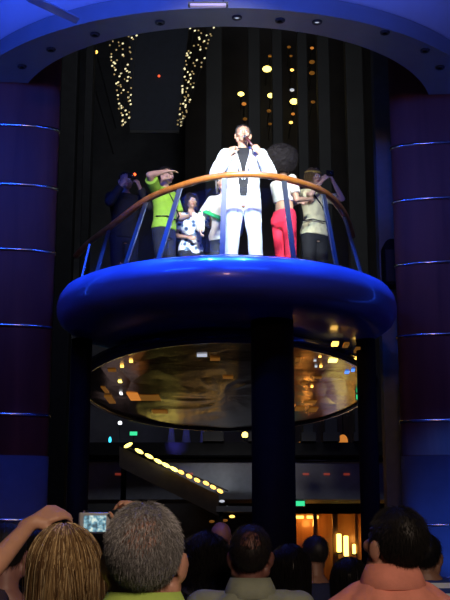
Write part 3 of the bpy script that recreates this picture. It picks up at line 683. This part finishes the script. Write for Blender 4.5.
# --- hair builders: roots scattered on the scalp ellipsoid, thin tapered strands
def strand(mb, pts, r):
    n = 3; pts = [Vector(p) for p in pts]; v = []; f = []
    for i, p in enumerate(pts):
        tt = (pts[min(i+1,len(pts)-1)] - pts[max(i-1,0)]).normalized(); a = tt.orthogonal().normalized(); b = tt.cross(a); rr = r*(1-0.75*i/(len(pts)-1))
        for k in range(n): q = 2*PI*k/n; v.append(p+(a*math.cos(q)+b*math.sin(q))*rr)
    for i in range(len(pts)-1):
        for k in range(n): f.append((i*n+k, i*n+(k+1)%n, (i+1)*n+(k+1)%n, (i+1)*n+k))
    mb.add(v, f)
def raw(mb, name, ms, parent):
    me = bpy.data.meshes.new(name); me.from_pydata(mb.v, [], mb.f); 
    return link(name, me, ms, parent)
def scalp(rnd, hairline=0.02):
    while True:
        n = Vector((rnd.gauss(0,1), rnd.gauss(0,1), rnd.gauss(0,1))).normalized()
        p = Vector((0,.018,.035)) + Vector((n.x*.078, n.y*.100, n.z*.090))
        # hair region: top, back and sides above ears / nape
        if p.y < -0.02 and p.z < 0.074 - 0.35*(p.y+.06): continue
        if p.z < -0.01 and p.y < 0.03: continue
        if p.z < -0.045: 
            continue
        return p, n
def short_hair(col, cnt=3500, L=0.022, seed=1, thin=None, r=.0009, col2=None, cap=True, down=0.8):
    def f(t, Hm, s, fem):
        rnd = random.Random(seed); k = 0.94 if fem else 1.0
        mats = [mat('hair', col, 0.55), mat('hair', col2 or tuple(c*1.5 for c in col), 0.55)]
        mb = MB(); mb2 = MB()
        if cap:
            cm = MB(); nu, nv = 40, 26; grid = {}
            for j in range(nv+1):
                th = PI*j/nv
                for i in range(nu):
                    q = 2*PI*i/nu; n = Vector((math.sin(th)*math.cos(q), math.sin(th)*math.sin(q), math.cos(th)))
                    p = Vector((0,.018,.035)) + Vector((n.x*.0805, n.y*.1025, n.z*.0925))
                    ok = not (p.y < -0.02 and p.z < 0.074-0.35*(p.y+.06)) and not (p.z < -.01 and p.y < .03) and p.z > -.045
                    if thin and (p - Vector(thin[0])).length < thin[1]: ok = False
                    grid[j,i] = (p, ok)
            idx = {}
            for key, (p, ok) in grid.items(): idx[key] = len(cm.v); cm.v.append(tuple((Hm @ (p*k))*s))
            for j in range(nv):
                for i in range(nu):
                    ks = ((j,i),(j+1,i),(j+1,(i+1)%nu),(j,(i+1)%nu))
                    if all(grid[a][1] for a in ks): cm.f.append(tuple(idx[a] for a in ks))
            me = cm.mesh('hair'); co = link('hair', me, mats[0], t, True)
        for i in range(cnt):
            p, n = scalp(rnd)
            if thin and (p-Vector(thin[0])).length < thin[1]*rnd.uniform(.75,1.15) and rnd.random() < thin[2]: continue
            tang = (Vector((0,.35,-1)) - n*Vector((0,.35,-1)).dot(n)).normalized() + Vector((rnd.gauss(0,.25), rnd.gauss(0,.25), rnd.gauss(0,.25)))
            l = L*rnd.uniform(.6,1.25); d1 = (n*(1.05-down)+tang*down).normalized(); d2 = (n*.15 + tang + Vector((0,.1,-.2))).normalized()
            P = [p, p+d1*l*.5, p+d1*l*.5+d2*l*.5 + n*.001]
            strand(mb if rnd.random()<.6 else mb2, [(Hm @ (q*k))*s for q in P], r*s)
        o = raw(mb, 'hair_strands', mats[0], co if cap else t); raw(mb2, 'hair_strands', mats[1], co if cap else t)
    return f
def bob_hair(cols, length=0.17, cnt=2600, seed=1, vol=1.12, curl=0.0, r=.0013, low=-.13):
    """hair falling over the skull surface and hanging to a bob line"""
    def f(t, Hm, s, fem):
        rnd = random.Random(seed); k = 0.94
        mats = [mat('hair', c, 0.4) for c in cols]; mbs = [MB() for _ in cols]; clump = [(rnd.randrange(len(cols)), rnd.gauss(0,.06), rnd.uniform(.99,1.06), rnd.uniform(-.03,.02)) for _ in range(70)]
        sh = MB(); sh.ellipsoid((0,.024,.04), (.086*vol,.104*vol,.096*vol), None, 20, 14); sh.ellipsoid((0,.055,low*.45), (.086*vol,.070*vol,.085), None, 18, 12)
        for sd in (1,-1): sh.ellipsoid((sd*.066*vol,.012,low*.42), (.03,.05,.08), None, 12, 8)
        sh.v = [tuple((Hm @ (Vector(p)*k))*s) for p in sh.v]
        me = remesh(sh, 'hair', .009, 3, .016, .03); co = link('hair', me, mats[0], t)
        for i in range(cnt):
            th = rnd.uniform(-PI, PI)      # azimuth around crown, 0 = back (+y)
            if abs(th) > 2.35: th *= 0.72
            hx, hy = math.sin(th), math.cos(th)
            part = Vector((0.01, .03, .128*vol)); P = []; rad = rnd.uniform(1.0,1.07); st = rnd.uniform(0.02,0.55); end = rnd.uniform(.85,1.05)
            ck = clump[int((th+PI)/(2*PI)*69.99)] if rnd.random()<.5 else clump[rnd.randrange(70)]; wob = ck[1]*.6+rnd.gauss(0,.06); rad *= ck[2] if ck[2]<1.08 else 1.06; lo = low+ck[3]; ph = rnd.uniform(0,6.28)
            for j in range(8):
                u = st + (end-st)*j/7
                if u < .6:
                    a = u/.6*PI*.55; x = math.sin(a)*.088*vol*rad; z = .042+math.cos(a)*.098*vol*rad; y = .024; c = Vector((hx*x, y+hy*math.sin(a)*.106*vol*rad, z))
                else:
                    a = PI*.55; b = (u-.6)/.4; z0 = .042+math.cos(a)*.098*vol*rad
                    c = Vector((hx*math.sin(a)*.088*vol*rad*(1-.12*b*b), .024+hy*math.sin(a)*.106*vol*rad*(1-.10*b*b), z0+(lo-z0)*b))
                c += Vector((wob*hy, -wob*hx, 0))*u*.38
                if curl: c += Vector((math.sin(ph+u*26), math.cos(ph+u*23), math.sin(ph*2+u*19)))*curl
                P.append(c)
            strand(mbs[ck[0] if rnd.random()<.75 else rnd.randrange(len(cols))], [(Hm @ (q*k))*s for q in P], r*s)
        for mm, mb in zip(mats, mbs): raw(mb, 'hair_strands', mm, co)
    return f
def afro_hair(col, R=(.20,.20,.18), seed=1, cnt=2600):
    def f(t, Hm, s, fem):
        rnd = random.Random(seed); k = 1.0
        mats = [mat('hair', col, 0.9, noise=.4, nscale=60), mat('hair', tuple(c*1.7 for c in col), 0.9)]
        c0 = Vector((0,.045,.06)); sh = MB(); sh.ellipsoid(c0, R, None, 24, 16)
        for i in range(60):
            n = Vector((rnd.gauss(0,1), rnd.gauss(0,1)+.5, rnd.gauss(0,1)+.2)).normalized(); sh.ellipsoid(c0+Vector((n.x*R[0],n.y*R[1],n.z*R[2]))*.88, (.04,)*3, None, 8, 6)
        sh.v = [tuple((Hm @ Vector(p))*s) for p in sh.v]
        def cut(c):
            q = Hm.inverted() @ (c/s); return q.y < -.055 and q.z < .075 and abs(q.x) < .07
        me = remesh(sh, 'hair', .011, 2, .03, .03, cut=cut); co = link('hair', me, mats[0], t)
        mb = MB()
        for i in range(cnt):
            n = Vector((rnd.gauss(0,1), rnd.gauss(0,1), rnd.gauss(0,1))).normalized()
            if n.y < -.45 and n.z < .35: continue
            p = c0+Vector((n.x*R[0],n.y*R[1],n.z*R[2]))*.98; u = n.orthogonal().normalized(); w_ = n.cross(u); P = []
            for j in range(7): a = j*1.5+i; P.append(p+n*.006*j*.9+(u*math.cos(a)+w_*math.sin(a))*.010)
            strand(mb, [(Hm @ q)*s for q in P], .0014*s)
        raw(mb, 'hair_strands', mats[1], co)
    return f
def W(t, p, s):   # local (unscaled) person point to world
    return Matrix.Translation(t.location) @ Euler(t.rotation_euler).to_matrix().to_4x4() @ (Vector(p)*s)
def grip(pose, nm):
    sd, sh, el, wr, d, palm, *_ = pose[nm]; d = Vector(d).normalized(); palm = Vector(palm); palm = (palm-d*palm.dot(d)).normalized()
    return wr + d*.092 + palm*.028, d, palm

def compact_camera(label, p, rz, lit=None, lamp=None, w=.098):
    t = thing('compact_camera', label, 'camera', tuple(p), rz)
    if lit and 'camera_screen' not in M:
        m = mat('camera_screen', (0.1,0.1,0.1), 0.3); nt = m.node_tree; b = nt.nodes['Principled BSDF']; tc = nt.nodes.new('ShaderNodeTexCoord'); n = nt.nodes.new('ShaderNodeTexNoise'); n.inputs['Scale'].default_value = 70; cr = nt.nodes.new('ShaderNodeValToRGB')
        cr.color_ramp.elements[0].position = .38; cr.color_ramp.elements[0].color = (.03,.09,.13,1); cr.color_ramp.elements[1].position = .66; cr.color_ramp.elements[1].color = (.75,.9,.8,1); e = cr.color_ramp.elements.new(.5); e.color = (.15,.38,.5,1)
        nt.links.new(tc.outputs['Object'], n.inputs['Vector']); nt.links.new(n.outputs['Fac'], cr.inputs[0]); nt.links.new(cr.outputs[0], b.inputs['Emission Color']); b.inputs['Emission Strength'].default_value = .9; M['camera_screen'] = m
    bodym = mat('silver_camera', (0.55,0.57,0.62), 0.3, 0.7) if lit else M['black']
    MB().box((0,0,0), (w,.024,.062)).build('camera_body', bodym, t, bevel=.005)
    MB().lathe([(0,-.03),(.02,-.03),(.022,-.012),(.024,0),(0,0)], n=20).build('lens', M['blackgloss'], t, True).rotation_euler = (-PI/2, 0, 0)
    MB().box((.0,.0135,-.002), (.066,.004,.047)).build('display', M['camera_screen'] if lit else M['blackgloss'], t)
    MB().lathe([(0,0),(.009,0),(.009,.006),(0,.006)], (w*.3,0,.031), 14).build('shutter_button', M['chrome'], t)
    if lamp: MB().ellipsoid((w*.32,-.0155,.018), (.018,.014,.018), None, 10, 6).build('focus_lamp', M[lamp], t, True)
    return t

# ---- on the platform
WHITE = cloth('white_suit', (0.80,0.84,0.88), noise=.03); BLK = cloth('black_cloth', (0.012,0.012,0.015)); NAVY = cloth('navy_cloth_wear', (0.015,0.02,0.05))
t, pose, Hm, s = person('singer in a white suit with open black shirt, holding a microphone behind the wooden handrail', (0.20, 11.5, DZ), 0.0, 1.76, tone=(0.56,0.31,0.2),
    arms=dict(L=dict(el=(.30,-.10,1.16), wr=(.17,-.22,1.36), d=(-.45,-.25,.6), palm=(-.5,.75,0.1), ts=(0,0.5,1), curl=1.15), R=dict(el=(-.29,-.09,1.18), wr=(-.11,-.18,1.40), d=(.3,.0,.95), palm=(.6,.7,0), ts=(0.8,-.1,0.2), curl=1.0)),
    head=(-.08,0.0,.05), vox=.0075, top=dict(m=WHITE, under=BLK, z0=.80, z1=1.475, g=.026, name='jacket', disp=.016), sleeves='long', open_jacket=1.08, bottom=dict(m=WHITE, g=.026), hair=short_hair((0.012,0.01,0.01), 2500, .022, 5), stance=.05)
g, d, pa = grip(pose, 'L'); mp = W(t, g, s); mouth = W(t, Hm @ Vector((0,-.125,-.062)), s)
ax = (mp - mouth).normalized()
mc = thing('microphone', 'dark hand-held microphone at the white-suited singer\'s mouth', 'microphone', tuple(mouth + ax*.03))
MB().ellipsoid((0,0,0), (.026,.026,.026)).build('grille', mat('mesh_grille', (0.3,0.3,0.32), 0.35, 0.9, bump=.6, bscale=400), mc, True)
MB().tube([ax*.02, ax*.05, ax*.22], [.022,.019,.013], 14).build('handle', mat('dark_red_handle', (0.08,0.02,0.02), 0.35), mc, True)

LIME = cloth('lime_shirt', (0.28,0.52,0.04)); KH = cloth('khaki_cloth', (0.72,0.66,0.40)); RED = cloth('red_trousers', (0.75,0.02,0.06)); CRM = cloth('cream_top', (0.75,0.72,0.62)); JEAN = cloth('dark_jeans', (0.008,0.011,0.025))
def strap(t, pts, s, name='strap', m=None, r=.016):
    MB().tube([Vector(p)*s for p in pts], r*s, 8, .35).build(name, m or BLK, t, True)
t, pose, Hm, s = person('person in lime green shirt shading the eyes with a raised arm, on the platform', (-.72, 12.6, DZ), math.radians(58), 1.66, tone=(0.6,0.36,0.25),
    arms=dict(R=dict(el=(-.40,-.06,1.49), wr=(-.16,-.21,1.63), d=(.6,-.5,.12), palm=(0,0.2,-1), ts=(0,1,0), curl=.2), L=dict(el=(.24,-.05,1.16), wr=(.15,-.24,1.10), d=(-.5,-.8,.1), palm=(-.5,.5,0), curl=.6)),
    vox=.009, top=dict(m=LIME, g=.022, z0=.92), bottom=dict(m=JEAN, waist=1.0), hair=short_hair((0.012,0.01,0.01), 1800, .03, 6), sleeves='short')
strap(t, [(-.13,-.10,1.43),(-.03,-.150,1.27),(.12,-.135,1.12),(.17,-.04,1.04)], s, 'bag_strap'); strap(t, [(-.19,.0,1.06),(-.12,-.12,1.06),(0,-.135,1.05),(.12,-.12,1.06),(.19,0,1.06)], s, 'belt')

fm = mat('floral_cloth', (0.7,0.72,0.75), .85); nt = fm.node_tree; b = nt.nodes['Principled BSDF']; tc = nt.nodes.new('ShaderNodeTexCoord'); vo = nt.nodes.new('ShaderNodeTexVoronoi'); vo.inputs['Scale'].default_value = 16; rp_ = nt.nodes.new('ShaderNodeValToRGB')
rp_.color_ramp.interpolation = 'CONSTANT'; rp_.color_ramp.elements[0].color = (.02,.03,.09,1); rp_.color_ramp.elements[1].position = .42; rp_.color_ramp.elements[1].color = (.78,.8,.82,1); e = rp_.color_ramp.elements.new(.22); e.color = (.12,.22,.38,1)
nt.links.new(tc.outputs['Object'], vo.inputs['Vector']); nt.links.new(vo.outputs['Distance'], rp_.inputs[0]); nt.links.new(rp_.outputs[0], b.inputs['Base Color'])
t, pose, Hm, s = person('short dark-haired person in floral top, one hand raised, between lime shirt and singer', (-.42, 13.15, DZ), math.radians(15), 1.50, True, tone=(0.58,0.34,0.24),
    arms=dict(L=dict(el=(.26,-.14,1.28), wr=(.18,-.18,1.56), d=(-.1,-.1,1), palm=(-.3,-.9,0), ts=(-1,0,.2), curl=.8), R=dict(el=(-.22,.02,1.13), wr=(-.10,-.18,1.05), curl=.5)),
    vox=.009, top=dict(m=fm, g=.018, z0=.84), bottom=dict(m=JEAN), hair=bob_hair([(0.015,0.012,0.012),(0.03,0.022,0.02)], cnt=900, seed=8))
GS = cloth('green_sash', (0.02,0.42,0.12)); 
t, pose, Hm, s = person('person in white top with a green sash, mostly hidden behind the singer\'s left side', (-.02, 12.75, DZ), math.radians(-20), 1.62, True, tone=(0.6,0.38,0.28),
    arms=dict(R=dict(el=(-.30,-.06,1.16), wr=(-.24,-.2,.96), curl=.4)), vox=.010, top=dict(m=CRM, g=.03, z0=.84), bottom=dict(m=JEAN), hair=bob_hair([(0.02,0.014,0.012),(0.04,0.028,0.02)], cnt=500, seed=9), sleeves='long')
strap(t, [(-.25,.03,1.30),(-.19,-.14,1.22),(0,-.16,1.12),(.14,-.13,1.0)], s, 'sash', GS, .05)
strap(t, [(-.33,.03,1.24),(-.27,-.09,1.245),(-.21,-.02,1.25)], s, 'arm_band', GS, .04)
t, pose, Hm, s = person('dancer with a huge dark afro, cropped cream top and red trousers, right of the singer', (.68, 12.1, DZ), math.radians(128), 1.62, True, tone=(0.55,0.31,0.2),
    arms=dict(L=dict(el=(.20,-.10,1.16), wr=(.05,-.30,1.22), curl=.5), R=dict(el=(-.23,.0,1.15), wr=(-.2,-.22,1.18), curl=.5)), vox=.009, top=dict(m=CRM, g=.016, z0=1.14), bottom=dict(m=RED, g=.014, waist=1.03), hair=afro_hair((0.014,0.010,0.009)), head=(0,0,.15))
t, pose, Hm, s = person("person in khaki with dark bag straps and yellow headband at the stage's right", (1.08, 12.75, DZ), math.radians(32), 1.68, True, tone=(0.6,0.36,0.25),
    arms=dict(L=dict(el=(.22,-.18,1.36), wr=(.07,-.30,1.54), d=(-.5,-.2,.7), palm=(-.3,.5,-.2), ts=(0,1,.4), curl=.8), R=dict(el=(-.22,-.18,1.34), wr=(-.07,-.30,1.53), d=(.5,-.2,.7), palm=(.3,.5,-.2), ts=(0,1,.4), curl=.8)),
    vox=.009, top=dict(m=KH, g=.022, z0=.88), bottom=dict(m=BLK), hair=bob_hair([(0.16,0.10,0.04),(0.28,0.19,0.08)], cnt=900, seed=10, low=-.10))
strap(t, [(-.13,-.10,1.44),(-.02,-.150,1.27),(.13,-.135,1.1),(.19,-.03,1.02)], s, 'bag_strap', None, .024); strap(t, [(-.2,.0,1.05),(-.12,-.13,1.05),(0,-.145,1.04),(.12,-.13,1.05),(.2,0,1.05)], s, 'belt')
MB().tube([Hm @ (Vector((.094*math.cos(a), .02+.108*math.sin(a), .085+.02*math.sin(a)))*.94)*s for a in [2*PI*i/24 for i in range(25)]], .014*s, 8).build('headband', cloth('yellow_band', (0.7,0.5,0.08)), t, True)
compact_camera('dark compact camera raised by the khaki-clothed person at the right of the stage', W(t, (0,-.34,1.61), s), t.rotation_euler.z, None)
t, pose, Hm, s = person('shadowed person in dark clothes pointing a camera with a red light, on the platform', (-1.22, 12.8, DZ), math.radians(20), 1.66, tone=(0.4,0.24,0.18),
    arms=dict(L=dict(el=(.24,-.18,1.30), wr=(.09,-.28,1.53), d=(-.4,-.2,.8), palm=(-.3,.5,-.2), ts=(0,1,.4), curl=.8), R=dict(el=(-.24,-.18,1.30), wr=(-.09,-.28,1.53), d=(.4,-.2,.8), palm=(.3,.5,-.2), ts=(0,1,.4), curl=.8)),
    vox=.010, top=dict(m=BLK, g=.022), bottom=dict(m=JEAN), hair=short_hair((0.012,0.01,0.01), 900, .03, 11), sleeves='long')
compact_camera("black compact camera with a glowing red focus lamp, held up at the platform's far left", W(t, (0,-.32,1.61), s), t.rotation_euler.z, None, 'redlamp')

# ---- the crowd, seen from behind (rz = pi faces the stage)
def stand(px, py, Y, tilt=0.0, neck=0.0, hair=.014):   # standing place and body height that put the crown (with hair) at this sight line
    p = at(px, py, Y=Y); th = abs(tilt)
    cz = 1.525 + neck + .018*math.sin(-th)*0 + (.035+.115)*math.cos(th) + math.hypot((.098+hair)*math.sin(th), (.088+hair)*math.cos(th))
    return (p.x, p.y, 0.0), p.z/cz*1.75
LS = cloth('lime_polo', (0.42,0.62,0.12)); SAL = cloth('salmon_polo', (0.80,0.30,0.22)); GG = cloth('grey_green_shirt', (0.30,0.34,0.26))
loc, H = stand(146, 500, 2.5, .24, -.05, .012)
person('grey-haired man with thinning crown and lime collar at the front of the crowd', loc, PI, H*1.0, neck=-.05, tone=(0.50,0.26,0.19), head=(-.24,0,.0), vox=.0065, top=dict(m=LS, g=.02), bottom=dict(m=JEAN), collar=True,
    hair=short_hair((0.19,0.185,0.185), 17000, .015, 21, ((0,.092,.075), .042, .45), .0006, (0.46,0.46,0.47), True, .65))
loc, H = stand(68, 527, 2.95, .1, -.02, .016)
wt, wpose, wHm, ws = person('woman with streaked blond-brown bob holding up a silver camera at the front left', loc, PI+.12, H, True, tone=(0.60,0.33,0.22), vox=.0065, neck=-.02, head=(-.1,.04,0),
    arms=dict(R=dict(el=(-.25,-.18,1.56), wr=(-.20,-.42,1.76), d=(.2,-.2,.95), palm=(.3,.6,-.2), ts=(0.2,-1,.2), curl=.8), L=dict(el=(.24,-.17,1.60), wr=(.10,-.36,1.80), d=(-.85,-.2,.42), palm=(-.2,-.7,-.6), ts=(-.1,0.9,-.3), curl=.5)),
    top=dict(m=cloth('dark_top', (0.03,0.02,0.04)), g=.016), bottom=dict(m=JEAN), hair=bob_hair([(0.13,0.075,0.036),(0.36,0.25,0.12),(0.75,0.60,0.34),(0.20,0.12,0.055)], cnt=8500, seed=22, vol=1.09, r=.0013, low=-.24))
p = at(95, 523, Y=3.36)
compact_camera('silver compact camera with a lit screen held above the blond woman', p, PI+.1, 'screen')
loc, H = stand(389, 503, 3.75, .30, -.06, .018)
person('dark-haired man in a salmon polo shirt at the right front, head turned left', loc, PI, H, tone=(0.42,0.21,0.15), neck=-.06, shw=.158, shz=1.355, head=(-.30,0,.5), vox=.0065, top=dict(m=SAL, g=.022), bottom=dict(m=JEAN), collar=True,
    hair=short_hair((0.010,0.009,0.009), 8500, .022, 23, None, .0009, (0.02,0.017,0.016)))
loc, H = stand(250, 523, 4.5, .28, -.03, .01)
person('man with thinning dark hair in a grey-green shirt, in the middle of the crowd', loc, PI, H, neck=-.03, tone=(0.20,0.085,0.07), head=(-.28,0,.0), vox=.008, top=dict(m=GG, g=.022), bottom=dict(m=JEAN), collar=True, hair=short_hair((0.014,0.011,0.011), 4200, .016, 24, ((0,.085,.085), .036, .2), .0008))
WT = cloth('lavender_top', (0.6,0.6,0.8))
loc, H = stand(205, 534, 5.0, 0, -.06, .06)
person('woman with curly black hair and pale lavender top, right of the grey-haired man', loc, PI, H, True, neck=-.06, tone=(0.35,0.18,0.12), vox=.009, top=dict(m=WT, g=.016), bottom=dict(m=JEAN), hair=bob_hair([(0.008,0.007,0.008),(0.015,0.013,0.014)], cnt=1800, seed=25, vol=1.5, curl=.008, low=-.06))
DK = cloth('dark_blue_top', (0.02,0.03,0.09))
loc, H = stand(289, 546, 5.2, 0, 0, .025)
person('woman with long dark hair and dark top, just right of the grey-green shirted man', loc, PI, H, True, tone=(0.3,0.16,0.11), vox=.010, top=dict(m=BLK, g=.016), bottom=dict(m=JEAN), hair=bob_hair([(0.008,0.007,0.008),(0.014,0.012,0.012)], cnt=900, seed=26, vol=1.2, low=-.2))
loc, H = stand(314, 534, 7.2)
person('person in a dark blue top facing the amber shopfront, head turned slightly left', loc, PI+.5, H, tone=(0.3,0.16,0.11), vox=.010, top=dict(m=DK, g=.022), bottom=dict(m=JEAN), hair=short_hair((0.008,0.008,0.01), 900, .03, 27), sleeves='long')
sm_ = mat('striped_cloth', (0.1,0.2,0.5), .85); nt = sm_.node_tree; b = nt.nodes['Principled BSDF']; tc = nt.nodes.new('ShaderNodeTexCoord'); wv = nt.nodes.new('ShaderNodeTexWave'); wv.bands_direction = 'Z'; wv.inputs['Scale'].default_value = 6; rp_ = nt.nodes.new('ShaderNodeValToRGB')
rp_.color_ramp.interpolation = 'CONSTANT'; rp_.color_ramp.elements[0].color = (.02,.05,.3,1); rp_.color_ramp.elements[1].position = .5; rp_.color_ramp.elements[1].color = (.75,.85,1.0,1)
nt.links.new(tc.outputs['Object'], wv.inputs['Vector']); nt.links.new(wv.outputs['Fac'], rp_.inputs[0]); nt.links.new(rp_.outputs[0], b.inputs['Base Color'])
loc, H = stand(424, 531, 6.0, .1, -.06)
person('dark-haired person in a blue and white striped shirt behind the salmon-shirted man', loc, PI-.15, H, neck=-.06, head=(-.1,0,0), tone=(0.3,0.16,0.11), vox=.009, top=dict(m=sm_, g=.022), bottom=dict(m=JEAN), hair=short_hair((0.008,0.008,0.01), 1500, .035, 28))
DK2 = cloth('violet_shirt', (0.16,0.14,0.30))
for px, py, Y, lb, top_, hr, fem, seed in ((8,520,4.4,'black-haired person in a violet-grey shirt at the far left edge of the crowd',DK2,0,False,31),(38,533,5.6,'dark-haired person in black behind the blond woman\'s left shoulder',BLK,1,True,32),(22,541,7.6,'short dark figure in navy between the two at the left edge of the crowd',NAVY,0,False,33),
   (349,560,5.5,'dark-haired woman in black just left of the salmon-shirted man',BLK,1,True,34),(221,520,8.6,'dusky bald-headed man in dark clothes far back, just left of the grey-green shirted man',NAVY,2,False,35)):
    loc, H = stand(px, py, Y)
    hf = [short_hair((0.008,0.008,0.01), 900, .032, seed), bob_hair([(0.008,0.007,0.008),(0.014,0.012,0.012)], cnt=600, seed=seed, vol=1.15, low=-.16), None][hr]
    person(lb, loc, PI, H, fem, tone=(0.30,0.15,0.13) if hr != 2 else (0.38,0.2,0.2), vox=.010, top=dict(m=top_, g=.02), bottom=dict(m=JEAN), hair=hf)
